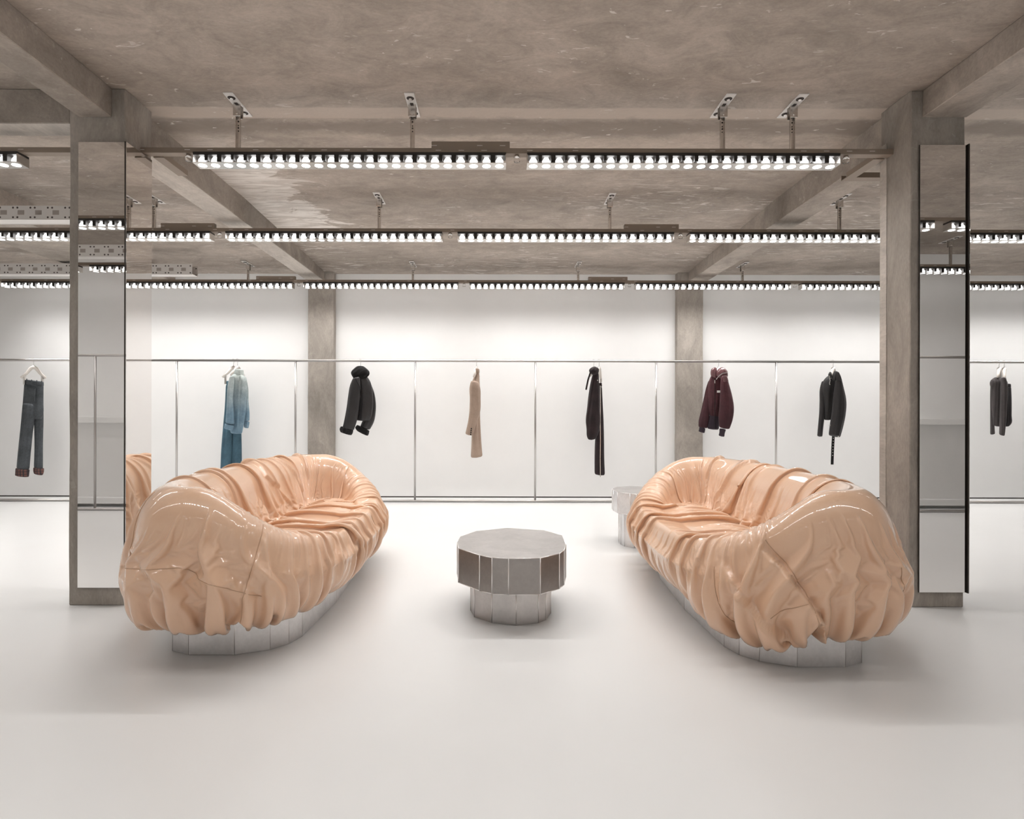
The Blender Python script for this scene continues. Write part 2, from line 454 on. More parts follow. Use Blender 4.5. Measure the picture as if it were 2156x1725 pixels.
# ------------------------------------------------------------------ room shell
XL, XR, YF, YB, H = -7.2, 7.6, -.16, 7.27, 2.82
HB = 2.735
one_box('floor', (XL, XR, YF, YB, -.1, 0), M['floor'], kind='structure')
mesh_obj('ceiling', [(XL,YF,H),(XR,YF,H),(XR,4.9,H),(XL,4.9,H),(XR,YB,HB),(XL,YB,HB),
                     (XL,YF,H+.2),(XR,YF,H+.2),(XR,YB,H+.2),(XL,YB,H+.2)],
         [(3,2,1,0),(5,4,2,3),(6,7,8,9),(0,1,7,6),(5,9,8,4)], M['ceiling'], kind='structure')
one_box('wall_back', (XL, XR, YB, YB+.15, .014, H+.2), M['wall'], kind='structure')
one_box('shadow_gap_1', (XL, XR, YB+.006, YB+.15, 0, .014), M['slot'], kind='structure')  # dark strip standing in for the shade in the gap under the wall
one_box('wall_front', (XL, XR, YF-.15, YF, 0, H+.2), M['wall'], kind='structure')
one_box('wall_left', (XL-.15, XL, YF-.15, YB+.15, -.1, H+.2), M['wall'], kind='structure')
one_box('wall_right', (XR, XR+.15, YF-.15, YB+.15, -.1, H+.2), M['wall'], kind='structure')

def rough_box(name, x0, x1, y0, y1, z0, z1, mat, label, cat, seed=0, step=.05, amp=.004, under=None):
    """a cast concrete block with slightly uneven faces and worn edges"""
    bm = bmesh.new(); box(bm, x0, x1, y0, y1, z0, z1)
    L = max(x1-x0, y1-y0, z1-z0)
    for ax, (lo, hi) in enumerate(((x0,x1),(y0,y1),(z0,z1))):
        n = int((hi-lo)/step/ (2 if hi-lo == L else 1))
        for k in range(1, max(1, n)):
            c = lo + (hi-lo)*k/n; co = [0,0,0]; co[ax] = c; no = [0,0,0]; no[ax] = 1
            bmesh.ops.bisect_plane(bm, geom=bm.verts[:]+bm.edges[:]+bm.faces[:], plane_co=co, plane_no=no)
    for v in bm.verts:
        p = v.co*3 + Vector((seed, seed*2, 0)); q = v.co*14 + Vector((0, seed, seed))
        d = mnoise.noise_vector(p)*amp + mnoise.noise_vector(q)*amp*.5
        edge = sum(1 for a, lo, hi in ((v.co.x,x0,x1),(v.co.y,y0,y1)) if abs(a-lo)<1e-4 or abs(a-hi)<1e-4)
        if v.co.z > z1-1e-4 or v.co.z < z0+1e-4: d.z = 0
        v.co += d
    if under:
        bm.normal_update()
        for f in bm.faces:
            if f.normal.z < -.8: f.material_index = 1  # paler undersides: plaster tone plus painted bounce light from the floor
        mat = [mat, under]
    o = bm_obj(name, bm, mat, kind='structure', bevel=.004, seg=1)
    return tag(o, label, cat)
CF, CR = 3.24, 3.49
rough_box('concrete_column', PX(145,CF), PX(262,CF), CF, CR, 0, H, M['column'], 'near left concrete column with mirrors on its front and right faces', 'column', 1)
rough_box('concrete_column', PX(1916,CF), PX(2030,CF), CF, CR, 0, H, M['column'], 'near right concrete column with a tall mirror on its front face', 'column', 2)
rough_box('concrete_column', PX(648,7.17), PX(702,7.17), 7.17, YB, 0, HB+.003, M['column'], 'far left concrete column against the white back wall behind the shearling jacket', 'column', 3)
rough_box('concrete_column', PX(1426,7.17), PX(1480,7.17), 7.17, YB, 0, HB+.003, M['column'], 'far right concrete column against the back wall behind the burgundy bomber jacket', 'column', 4)
rough_box('ceiling_beam', -2.29, -2.112, YF, CF, 2.663, H, M['beam'], 'concrete ceiling beam in the near left corner running up to the near left column', 'beam', 5)
rough_box('ceiling_beam', 2.31, 2.548, YF, CF, 2.672, H, M['beam'], 'concrete ceiling beam in the near right corner running up to the near right column', 'beam', 6)
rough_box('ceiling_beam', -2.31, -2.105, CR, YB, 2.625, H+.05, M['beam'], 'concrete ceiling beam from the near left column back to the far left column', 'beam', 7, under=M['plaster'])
rough_box('ceiling_beam', 2.285, 2.50, CR, YB, 2.625, H+.05, M['beam'], 'concrete ceiling beam from the near right column back to the far right column', 'beam', 8)
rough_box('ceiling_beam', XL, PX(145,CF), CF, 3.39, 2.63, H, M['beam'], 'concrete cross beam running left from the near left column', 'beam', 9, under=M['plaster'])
rough_box('ceiling_beam', -4.66, -3.96, 3.39, YB, 2.63, H+.05, M['beam'], 'wide flat concrete beam at the far left behind the cable trays', 'beam', 10)

one_box('trim_2', (2.2395, 2.2475, 3.435, 3.493, 0, 2.62), M['plaster'], kind='structure', bevel=.002)
# mirrors
def mirror(name, x0, x1, y0, y1, z0, z1, side, label):
    r = thing(name, label, 'mirror', ((x0+x1)/2, (y0+y1)/2, z0)); bx = lambda a: a
    lx, ly = r.location.x, r.location.y
    if side == 'front':
        one_box('backing_board', (x0-lx, x1-lx, y0+.004-ly, y1-ly, 0, z1-z0), M['mirroredge'], r)
        one_box('mirror_glass', (x0+.002-lx, x1-.002-lx, y0-ly, y0+.004-ly, .002, z1-z0-.002), M['mirror'], r)
    else:
        one_box('backing_board', (x0-lx, x1-.004-lx, y0-ly, y1-ly, 0, z1-z0), M['mirroredge'], r)
        one_box('mirror_glass', (x1-.004-lx, x1-lx, y0+.002-ly, y1-.002-ly, .002, z1-z0-.002), M['mirror'], r)
    return r
mirror('column_mirror', -2.289, -2.034, 3.226, 3.233, .098, 2.525, 'front', 'tall frameless mirror on the front of the near left column')
mirror('column_mirror', -2.034, -2.024, 3.222, 3.462, .098, 2.525, 'side', 'tall mirror on the inner side of the near left column, reflecting the peach sofa')
mirror('column_mirror', 2.286, 2.538, 3.226, 3.233, .083, 2.52, 'front', 'tall frameless mirror on the front of the near right column')
mirror('column_mirror', 2.5425, 2.5525, 3.215, 3.462, .083, 2.52, 'side', 'dark-edged mirror seen edge-on on the outer side of the near right column')

# ------------------------------------------------------------------ light rows
RAILZ0, RAILZ1, PLZ = 2.532, 2.562, 2.470
PIT = .0740
def panel_master(nl, led='led'):
    Lp = PIT*nl
    r = bpy.data.objects.new('led_light_panel', None); col.objects.link(r)
    # housing: thin top cover, end plates, acrylic side strips
    bm = bmesh.new(); box(bm, 0, Lp, -.040, .045, .050, .0625); bm_obj('top_cover', bm, M['dark'], r)
    bm = bmesh.new(); box(bm, 0, Lp, -.045, .050, 0, .0025)
    bm_obj('bottom_plate', bm, M['steel'], r)
    for x in (0, Lp-.003): one_box('end_cap', (x, x+.003, -.042, .047, .003, .050), M['steel'], r)
    prof = [(.004, .0505), (.004, .047)]
    for k in range(nl-1):
        x = PIT*(k+1); wq, zq = ((.010, .016), (.013, .008), (.008, .020))[k % 3]
        prof += [(x-wq, .047), (x-wq, zq), (x+wq, zq), (x+wq, .047)]
    prof += [(Lp-.004, .047), (Lp-.004, .0505)]
    bm = bmesh.new()
    A = [bm.verts.new((x, -.036, z)) for x, z in prof]; B = [bm.verts.new((x, .036, z)) for x, z in prof]
    for i in range(len(prof)):
        j = (i+1) % len(prof); bm.faces.new([A[i], B[i], B[j], A[j]])
    bm.faces.new(A); bm.faces.new(B[::-1])
    bm_obj('circuit_board', bm, M['dark'], r)
    lm = None
    for k in range(nl):
        if lm is None:
            bm = bmesh.new(); n = 10
            rings = [(-.0015, .0235, 0), (.004, .0245, 1), (.030, .0215, 1), (.046, .012, 1)]
            R = [[bm.verts.new((rr*math.cos(i*math.tau/n), rr*math.sin(i*math.tau/n), z)) for i in range(n)] for z, rr, _ in rings]
            bm.faces.new(R[0][::-1]).material_index = 0
            for a, b in zip(R[:-1], R[1:]):
                for i in range(n):
                    f = bm.faces.new([a[i], a[(i+1)%n], b[(i+1)%n], b[i]]); f.material_index = 1; f.smooth = True
            bm.faces.new(R[-1]).material_index = 1
            o = bm_obj('lens', bm, [M[led], M['ledside']], r); lm = o.data
        else:
            o = bpy.data.objects.new('lens', lm); col.objects.link(o); o.parent = r
        o.location = (PIT*(k+.5), 0, 0)
    return r
masters = {}
def panel(x0, Y, nl, label, group, led='led'):
    if (nl, led) not in masters: r = masters[nl, led] = panel_master(nl, led)
    else: r = copy_tree(masters[nl, led])
    r.location = (x0, Y, PLZ); tag(r, label, 'light', group)
    return r
def rail(x0, x1, Y, label, group='light rails'):
    r = thing('ceiling_rail', label, 'rail', (x0, Y, RAILZ0), group); L = x1-x0
    bm = bmesh.new(); zt = RAILZ1-RAILZ0
    box(bm, 0, L, -.026, -.022, 0, zt); box(bm, 0, L, .022, .026, 0, zt); box(bm, 0, L, -.022, .022, 0, .004)
    box(bm, 0, L, -.022, -.014, zt-.003, zt); box(bm, 0, L, .014, .022, zt-.003, zt)
    bm_obj('channel', bm, M['rail'], r)
    return r
def hanger(x, Y, zc, label, group='light hangers'):
    r = thing('ceiling_hanger', label, 'hanger bracket', (x, Y, zc), group)
    bm = bmesh.new()   # plate with two sockets, recessed look
    box(bm, -.028, .028, -.135, .135, -.006, .001); bm_obj('ceiling_plate', bm, M['whitecoat'], r, bevel=.002, seg=1)
    bm = bmesh.new()
    for y in (-.085, .085):
        cyl(bm, (0, y, -.0075), (0, y, -.0055), .021, 16)
    box(bm, -.009, .009, -.035, .035, -.0078, -.0055); bm_obj('socket', bm, M['slot'], r)
    for y in (-.085, .085):
        bm = bmesh.new(); cyl(bm, (0, y, -.014), (0, y, -.007), .009, 12); bm_obj('screw_head', bm, M['steel'], r)
    bm = bmesh.new(); Lh = zc-RAILZ1
    box(bm, -.022, .022, -.020, -.016, -.075, -.004); box(bm, -.022, .022, .016, .020, -.075, -.004); box(bm, -.022, .022, -.020, .020, -.008, -.004)
    bm_obj('clevis', bm, M['steel'], r, bevel=.003, seg=1)
    bm = bmesh.new(); cyl(bm, (0, -.026, -.058), (0, .026, -.058), .007, 10); bm_obj('pivot_bolt', bm, M['steel'], r)
    bm = bmesh.new(); box(bm, -.0125, -.0095, -.008, .008, -Lh, -.05); box(bm, .0095, .0125, -.008, .008, -Lh, -.05); box(bm, -.0125, .0125, .005, .008, -Lh, -.05)
    bm_obj('drop_strap', bm, M['steel'], r)
    bm = bmesh.new()
    for k, z in enumerate((.095, .118, .132, .150)):
        if z < Lh-.02: cyl(bm, (0, .0035, -z), (0, .0055, -z), .0035 if k % 2 else .0048, 8)
    bm_obj('strap_holes', bm, M['slot'], r)
    return r
def driver(x0, x1, Y, label):
    L = x1-x0; r = thing('driver_box', label, 'driver box', (x0, Y, RAILZ1), 'driver boxes')
    one_box('casing', (0, L, -.020, .020, 0, .042), M['rail'], r, bevel=.003)
    for x in (-.012, L): one_box('mounting_tab', (x, x+.012, -.012, .012, 0, .004), M['steel'], r)
    return r
def coupler(x, Y):
    r = thing('rail_connector', 'small clear connector cap between two light panels', 'connector', (x, Y, RAILZ0), 'clear connector caps')
    bm = bmesh.new(); cyl(bm, (0,0,-.038), (0,0,-.012), .017, 14); bm_obj('cap', bm, M['acrylic'], r)
    bm = bmesh.new(); cyl(bm, (0,0,-.014), (0,0,0), .013, 12); bm_obj('collar', bm, M['steel'], r)
Y1, Y2, Y3 = 3.405, 4.902, 6.83
gn = {Y1: 'nearest light row', Y2: 'middle light row', Y3: 'farthest light row'}
# nearest row
rail(-6.9, -2.36, Y1, 'taupe rail of the nearest light row left of the near left column')
rail(-2.052, 2.243, Y1, 'taupe rail of the nearest light row spanning between the two near columns')
panel(PX(412,Y1), Y1, 24, 'left bright panel of round lenses in the nearest row, between the near columns', gn[Y1])
panel(PX(1108,Y1), Y1, 24, 'right bright panel of round lenses in the nearest row, between the near columns', gn[Y1])
panel(PX(47,Y1)-PIT*24, Y1, 24, 'bright light panel cut by the left picture edge, left of the near left column', gn[Y1])
panel(PX(47,Y1)-PIT*48-.13, Y1, 24, 'bright light panel at the far left end of the nearest row', gn[Y1])
for x, w in ((500, 'leftmost'), (867, 'second'), (1520, 'third'), (1667, 'rightmost')):
    hanger(PX(x,Y1), Y1, H, {'leftmost': 'steel hanger bracket above the left end of the nearest light row', 'second': 'steel hanger bracket just left of the driver box on the nearest light row',
        'third': 'steel hanger bracket on the nearest row, left one of the close right-hand pair', 'rightmost': 'steel hanger bracket on the nearest row, right one of the close right-hand pair'}[w])
hanger(-3.9, Y1, H, 'steel hanger bracket left of the near left column on the nearest row')
driver(PX(908,Y1), PX(1072,Y1), Y1, 'flat taupe driver box on top of the nearest light rail')
for x in (396, 1087, 1780): coupler(PX(x,Y1), Y1)
# end channels that step back beside the columns
def channel(name, x0, x1, y0, y1, z0, label):
    bm = bmesh.new()
    box(bm, x0, x1, y0, y1, z0, z0+.004)
    if x1-x0 > y1-y0: box(bm, x0, x1, y0, y0+.004, z0+.004, z0+.032); box(bm, x0, x1, y1-.004, y1, z0+.004, z0+.032)
    else: box(bm, x0, x0+.004, y0, y1, z0+.004, z0+.032); box(bm, x1-.004, x1, y0, y1, z0+.004, z0+.032)
    tag(bm_obj(name, bm, M['rail']), label, 'rail')
channel('rail_channel', 2.165, 2.225, Y1+.028, 3.70, RAILZ0-.006, 'short taupe channel running back from the right end of the nearest rail')
channel('rail_channel', 2.165, 2.50, 3.70, 3.76, RAILZ0-.006, 'taupe channel passing behind the near right column')
channel('rail_channel', -2.0, -1.94, Y1+.028, 3.70, RAILZ0-.006, 'short taupe channel running back from the left end of the nearest rail')
# middle row
rail(-6.9, 7.3, Y2, 'taupe rail of the middle light row across the whole room')
px = PX(478,Y2)
L2 = ['panel in the middle row at the left picture edge', 'panel in the middle row partly hidden by the near left column', 'left of the two whole panels in the middle row between the near columns',
      'right of the two whole panels in the middle row between the near columns', 'panel in the middle row running behind the near right column', 'panel in the middle row at the right picture edge', 'panel in the middle row beyond the right picture edge']
for k in range(-2, 4):
    panel(px+k*1.902, Y2, 24, 'bright light '+L2[k+2], gn[Y2]); coupler(px+k*1.902-.063, Y2)
for x, w in ((-4.75, 'at the left edge'), (-2.85, 'seen beside the near left column'), (-.99, 'above the left whole panel'), (.914, 'above the right whole panel'), (2.81, 'beside the near right column'), (4.7, 'beyond the near right column')):
    hanger(x, Y2, 2.63 if x < -4 else H, 'small steel hanger bracket on the middle light row, '+w)
driver(PX(340,Y2), PX(453,Y2), Y2, 'taupe driver box on the middle rail beside the near left column')
driver(PX(1313,Y2), PX(1427,Y2), Y2, 'taupe driver box on the middle rail, right of centre')
# farthest row
rail(-6.9, 7.3, Y3, 'taupe rail of the farthest light row in front of the back wall')
px = PX(640,Y3)
L3 = ['just right of the near left column', 'in front of the far left column', 'in the middle in front of the bare wall', 'in front of the far right column', 'beside and behind the near right column', 'at the right picture edge']
for k in range(-1, 5):
    panel(px+k*1.902, Y3, 24, 'bright light panel in the farthest row '+L3[k+1], gn[Y3], 'ledwash'); coupler(px+k*1.902-.063, Y3)
panel(PX(8,Y3), Y3, 20, 'bright light panel in the farthest row left of the near left column', gn[Y3], 'ledwash')
for x, w in ((-2.885, 'above the teal trousers'), (-.99, 'above the long beige coat'), (.91, 'above the dark velvet outfit'), (2.80, 'above the black leather jacket'), (4.7, 'at the right')):
    hanger(x, Y3, HB+.015, 'tiny steel hanger bracket on the farthest light row, '+w)
driver(PX(540,Y3), PX(622,Y3), Y3, 'taupe driver box on the farthest rail, left one')
driver(PX(1238,Y3), PX(1320,Y3), Y3, 'taupe driver box on the farthest rail, right one')
# rows over and behind the viewpoint (seen in the column mirrors)
for Y, nm in ((1.86, 'second row nearest the front wall'), (.40, 'row nearest the front wall')):
    rail(-6.9, 7.3, Y, 'taupe rail of the light %s, seen in the column mirrors' % nm)
    for k, w in zip(range(-2, 4), ('far left', 'left', 'centre left', 'centre right', 'right', 'far right')):
        panel(-2.243+k*1.902, Y, 24, 'bright light panel of the %s, %s' % (nm, w), nm, 'ledlow' if Y > 1 else 'leddim')
    for x in (-3.5, 4.6): hanger(x, Y, H, 'steel hanger bracket on the %s, %s' % (nm, 'left' if x < 0 else 'right'))

# cable trays
def tray(x0, x1, Y, z0, z1, label):
    r = thing('cable_tray', label, 'cable tray', (x0, Y, z0)); L = x1-x0; h = z1-z0
    for y in (-.06, .06):
        bm = bmesh.new(); box(bm, 0, L, y-.0015, y+.0015, 0, .034); box(bm, 0, L, y-.0015, y+.0015, h-.034, h)
        box(bm, 0, L, y-.0015, y+.0015, .034, h-.034)
        bm_obj('side_rail', bm, M['tray'], r)
    one_box('bottom_plate', (0, L, -.0585, .0585, .004, .007), M['whitecoat'], r)
tray(-6.8, -2.75, 4.50, 2.487, 2.592, 'white perforated cable tray upper left, ending behind the near left column')
tray(-6.8, PX(410,6.3), 6.3, 2.489, 2.602, 'white perforated cable tray far left ending beside the near left column')
tray(-6.0, -2.9, .95, 2.47, 2.58, 'white perforated cable tray near the front wall, seen in the column mirror')

# ------------------------------------------------------------------ hanging rails for clothes
RY = 6.90; RZ = PZ(760.5, RY); RR = .0145
def rack(x0, x1, posts, Y, label, mat='chrome'):
    r = thing('clothes_rack', label, 'clothes rack', (x0, Y, 0), 'chrome clothes racks'); L = x1-x0
    bm = bmesh.new(); cyl(bm, (0,0,RZ), (L,0,RZ), RR, 16); bm_obj('top_rod', bm, M[mat], r)
    bm = bmesh.new(); cyl(bm, (0,0,.015), (L,0,.015), .014, 16); bm_obj('bottom_rod', bm, M[mat], r)
    for p in posts:
        bm = bmesh.new(); cyl(bm, (p-x0,0,.02), (p-x0,0,RZ), .0115, 14); bm_obj('post', bm, M[mat], r)
rack(PX(215,RY), PX(1890,RY), [PX(x,RY) for x in (216, 372, 622, 874, 1127, 1381, 1634, 1888)], RY, 'long chrome clothes rack along the back wall between the near columns')
rack(-7.0, PX(208,RY), [-6.99, PX(206,RY)], RY, 'chrome clothes rack left of the near left column, holding the cuffed jeans')
rack(PX(1896,RY), 7.4, [PX(1898,RY), 7.39], RY, 'chrome clothes rack right of the near right column, holding the grey knit top')
rack(-6.6, -2.6, [-6.59, -4.27, -2.62], .17, 'chrome clothes rack at the front wall left, seen in the left mirror')
rack(2.6, 6.9, [2.62, 6.89], .17, 'chrome clothes rack at the front wall right, seen in the right mirror')
for x0, x1, w in ((-7.1, -2.4, 'left'), (2.4, 7.5, 'right')):
    tag(one_box('wall_shelf', (x0, x1, YF, .04, .925, .985), M['shelf'], bevel=.002), 'white wall shelf on the front wall %s, seen in the %s mirror' % (w, w), 'shelf')
    tag(one_box('wall_plinth', (x0, x1, YF, -.05, .035, .10), M['shelf'], bevel=.002), 'low white plinth along the front wall %s, seen in the %s mirror' % (w, w), 'plinth')

# ------------------------------------------------------------------ aluminium drum tables
TOP = [(-.2155,3.351),(-.223,3.22),(-.206,3.069),(-.0927,2.927),(-.031,2.88),(.049,2.862),(.203,2.872),(.304,2.963),(.335,3.03),(.36,3.165),(.3625,3.396),(.269,3.535),(.054,3.6),(-.13,3.51)]
BOT = [(-.150,3.26),(-.147,3.168),(-.124,3.068),(-.032,2.984),(.089,2.95),(.2024,2.984),(.243,3.025),(.276,3.125),(.276,3.36),(.22,3.47),(.08,3.53),(-.06,3.48),(-.13,3.38)]
def prism(name, pts, z0, z1, mat, parent, weld=.0028, c=(0,0), top=None):
    bm = bmesh.new()
    A = [bm.verts.new((x-c[0], y-c[1], z0)) for x, y in pts]; B = [bm.verts.new((x-c[0], y-c[1], z1)) for x, y in pts]
    n = len(pts)
    for k in range(n): bm.faces.new([A[k], A[(k+1)%n], B[(k+1)%n], B[k]])
    bm.faces.new(A[::-1]); bm.faces.new(B)
    o = bm_obj(name, bm, mat, parent, bevel=.0016, seg=2)
    if weld:
        bm = bmesh.new()
        for (x, y) in pts: cyl(bm, (x-c[0], y-c[1], z0+.001), (x-c[0], y-c[1], z1-.001), weld, 8)
        for zz in (z1-.0015,) if z0 < .01 else (z0+.0015, z1-.0015):
            for k in range(n):
                a, b = pts[k], pts[(k+1)%n]; cyl(bm, (a[0]-c[0], a[1]-c[1], zz), (b[0]-c[0], b[1]-c[1], zz), weld*.75, 6)
        bm_obj('weld_seams', bm, M['weld'], o)
    if top is not None:
        o.data.materials.append(top)
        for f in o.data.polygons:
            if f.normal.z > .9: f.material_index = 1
    return o
def drum_table(loc, k, zb, zt, mat, mat2, label):
    c = (.07, 3.24); r = thing('drum_table', label, 'side table', (loc[0], loc[1], 0), 'faceted aluminium drum tables')
    sc = lambda P: [((x-c[0])*k, (y-c[1])*k) for x, y in P]
    prism('tabletop_drum', sc(TOP), zb, zt, M[mat], r, top=M['alutop_lit']); prism('pedestal', sc(BOT), 0, zb, M[mat2], r)
    return r
drum_table((.07, 3.24), 1., .178, .356, 'alu', 'alumid', 'grey faceted aluminium drum table standing between the two peach sofas')
drum_table((1.125, 4.79), .68, .262, .43, 'alulight', 'alulight', 'small pale faceted metal side table half hidden behind the far end of the right sofa')
# ------------------------------------------------------------------ peach patent leather sofas
def cloth_mesh(name, p, mat, parent):
    N, m_ = p.shape[:2]; idx = np.arange(N*m_).reshape(N, m_); nx = np.roll(idx, -1, 0)
    f = np.stack([idx[:,:-1], nx[:,:-1], nx[:,1:], idx[:,1:]], -1).reshape(-1, 4)
    me = bpy.data.meshes.new(name); me.from_pydata(p.reshape(-1,3).tolist(), [], f.tolist()); me.materials.append(mat); me.shade_smooth()
    o = bpy.data.objects.new(name, me); col.objects.link(o); o.parent = parent
    return o
PLN = [(-.26,-.70),(-.243,-.87),(-.15,-.912),(.051,-.912),(.185,-.857),(.245,-.79),(.276,-.70),(.30,-.20),(.27,.40),(.20,.74),(.06,.86),(-.12,.84),(-.25,.66),(-.285,.0)]
def sofa(center, flip, seed, feats, label, plinth, zt):
    r = thing('sofa', label, 'sofa', (center[0], center[1], 0), 'peach patent leather sofas')
    p, lines = make_sofa(seed, feats, b=feats['b'])
    if flip: p = p[::-1].copy(); p[..., 0] *= -1
    if flip: lines = [l * np.array([-1, 1, 1]) for l in lines]
    o = cloth_mesh('gathered_cover', p, M['leather'], r); o['label'] = 'glossy crumpled peach leather cover'
    for l in lines:
        bm = bmesh.new(); sweep(bm, [Vector(q) for q in l], .0019, 6); bm_obj('seam', bm, M['seam'], r)
    pts = [((x+.045)*(-1 if flip else 1), y) for x, y in plinth]
    if flip: pts = pts[::-1]
    q = prism('plinth', pts, 0, zt, M['alulight'], r, weld=.0012); q['label'] = 'faceted brushed aluminium plinth'
    return r
def g2(x, c, w): return np.exp(-((x-c)/w)**2)
def wrap(S, c): return (S-c+.5) % 1 - .5
def su_fn(S, V, b):
    end = np.maximum(g2(wrap(S, .25), 0, .085), g2(wrap(S, .75), 0, .085))      # smoother arms
    k = np.clip((V-.28)/.30, 0, 1); base = .25 - .18*end*k*k*(3-2*k)*(V < .97)
    return 1 + base + .10*g2(V, .93, .10)
def sv_fn(S, V, b):
    end = g2(wrap(S, .75), 0, .09)
    return 1.07 + .08*end*np.clip((.5-V)/.2, 0, 1)
FE_L = dict(b=1.12, su=su_fn, sv=sv_fn,
    seams=[[(.672,.30),(.700,.315),(.745,.335),(.80,.25)], [(.682,.56),(.690,.30)], [(.800,.52),(.788,.25),(.792,.03)], [(.33,.10),(.335,.95)], [(.90,.05),(.905,.5)], [(.03,.05),(.035,.45)]],
    pleats=[([(.335,.48),(.33,.75),(.338,.93)], .020, .05), ([(.37,.40),(.40,.62),(.37,.92)], .016, .04), ([(.44,.42),(.47,.7),(.42,.93)], .016, .05),
            ([(.12,.5),(.10,.75),(.115,.95)], .014, .05), ([(.06,.2),(.05,.5),(.06,.8)], .014, .05), ([(.945,.2),(.95,.55),(.96,.9)], .014, .06),
            ([(.800,.50),(.788,.25),(.792,.03)], .016, .05)])
FE_R = dict(b=1.06, hem=(.835, .075), su=su_fn, sv=sv_fn,
    seams=[[(.80,.50),(.775,.30),(.765,.03)], [(.775,.28),(.80,.24)], [(.845,.42),(.83,.05)], [(.33,.10),(.335,.95)], [(.92,.05),(.93,.6)], [(.70,.35),(.69,.06)]],
    pleats=[([(.805,.50),(.775,.28),(.758,.12)], .044, .09), ([(.835,.45),(.805,.24),(.785,.12)], .032, .08), ([(.335,.48),(.33,.75),(.338,.93)], .020, .05),
            ([(.40,.40),(.41,.62),(.39,.92)], .022, .05), ([(.11,.5),(.09,.75),(.115,.95)], .016, .05), ([(.03,.2),(.02,.5),(.03,.8)], .016, .05)])
sofa((-1.245, 3.50), False, 3, FE_L, 'peach patent leather sofa on the left, backrest to the left wall side', PLN, .25)
sofa((1.345, 3.39), True, 11, FE_R, 'peach patent leather sofa on the right with a strap-like diagonal pleat, backrest to the right', PLN, .25)
# ------------------------------------------------------------------ clothes on the racks
def cloth_mat(name, c, rough=.85, c2=None, z0=0, z1=1, ns=60, amp=.12, sheen=.06, rib=0, coat=0., bump=.4):
    t = NT(name); v = t.coord(); f = t.noise(v, ns, 4, .6); f2 = t.noise(v, 9, 5, .6)
    base = c
    if c2:
        ge = t.n('ShaderNodeNewGeometry'); sp = t.n('ShaderNodeSeparateXYZ'); t.l(ge.outputs['Position'], sp.inputs[0])
        k = t.math('DIVIDE', t.math('SUBTRACT', sp.outputs[2], z0), z1-z0, True)
        k = t.math('ADD', k, t.math('MULTIPLY', t.math('SUBTRACT', f2, .5), .5), True)
        base = t.mix(k, c2, c)
    base = t.mix(1., base, t.ramp(f2, [(.3, g(1-amp)), (.7, g(1+amp))]), 'MULTIPLY')
    base = t.mix(.6, base, t.ramp(f, [(.3, g(1-amp)), (.7, g(1+amp))]), 'MULTIPLY')
    if rib:
        w = t.n('ShaderNodeTexWave', Scale=rib); t.l(v, w.inputs['Vector']); base = t.mix(.5, base, t.ramp(w.outputs['Fac'], [(.2, g(.55)), (.7, g(1.25))]), 'MULTIPLY')
    t.set(Base__Color=base, Roughness=rough, Sheen__Weight=sheen, Coat__Weight=coat, Coat__Roughness=.12)
    t.bump(t.math('ADD', f, f2), bump, .006); return t.m
C = {}
C['greydenim'] = cloth_mat('faded grey denim', srgb(74, 78, 82), amp=.28)
C['plaid'] = None
def plaid():
    t = NT('plaid cuff lining'); v = t.coord((1, 1, 1)); sp = t.n('ShaderNodeSeparateXYZ'); t.l(v, sp.inputs[0])
    a = t.math('GREATER_THAN', t.math('FRACT', t.math('MULTIPLY', sp.outputs[0], 34.)), .62)
    b = t.math('GREATER_THAN', t.math('FRACT', t.math('MULTIPLY', sp.outputs[2], 34.)), .62)
    c = t.mix(a, srgb(112, 78, 70), srgb(62, 54, 56)); c = t.mix(t.math('MULTIPLY', b, .6), c, srgb(50, 46, 52))
    t.set(Base__Color=c, Roughness=.9); return t.m
C['plaid'] = plaid()
C['lightdenim'] = cloth_mat('bleached blue denim', srgb(196, 204, 200), c2=srgb(112, 140, 158), z0=1.02, z1=1.50, amp=.16)
C['teal'] = cloth_mat('teal faded denim', srgb(84, 118, 134), c2=srgb(62, 92, 108), z0=.3, z1=1.3, amp=.16)
C['blackleather'] = cloth_mat('black leather', srgb(36, 33, 34), rough=.45, amp=.2, sheen=0, coat=.15)
C['fur'] = cloth_mat('black shearling', srgb(17, 14, 14), rough=1., amp=.3, ns=110, bump=1.)
C['beige'] = cloth_mat('beige wool', srgb(170, 148, 132), amp=.08)
C['velvet'] = cloth_mat('dark plum velvet', srgb(36, 22, 24), amp=.35, sheen=.1, rib=0)
C['burgundy'] = cloth_mat('burgundy wool felt', srgb(88, 48, 54), c2=srgb(58, 26, 32), z0=.95, z1=1.5, amp=.18)
C['burgnylon'] = cloth_mat('shiny burgundy nylon', srgb(104, 64, 68), rough=.3, amp=.15, sheen=0, coat=.8)
C['plumrib'] = cloth_mat('dark plum ribbed knit', srgb(44, 32, 42), amp=.1, rib=26)
C['blackcloth'] = cloth_mat('black waxed cotton', srgb(34, 32, 32), rough=.6, amp=.2, coat=.1)
C['greyknit'] = cloth_mat('charcoal ribbed knit', srgb(78, 72, 72), amp=.1, rib=13)
C['blackknit'] = cloth_mat('black knit', srgb(40, 36, 37), amp=.1)
C['stud'] = M['steel']
C['zip'] = plain('silver zip', (.8, .78, .75, 1), .3, .8)

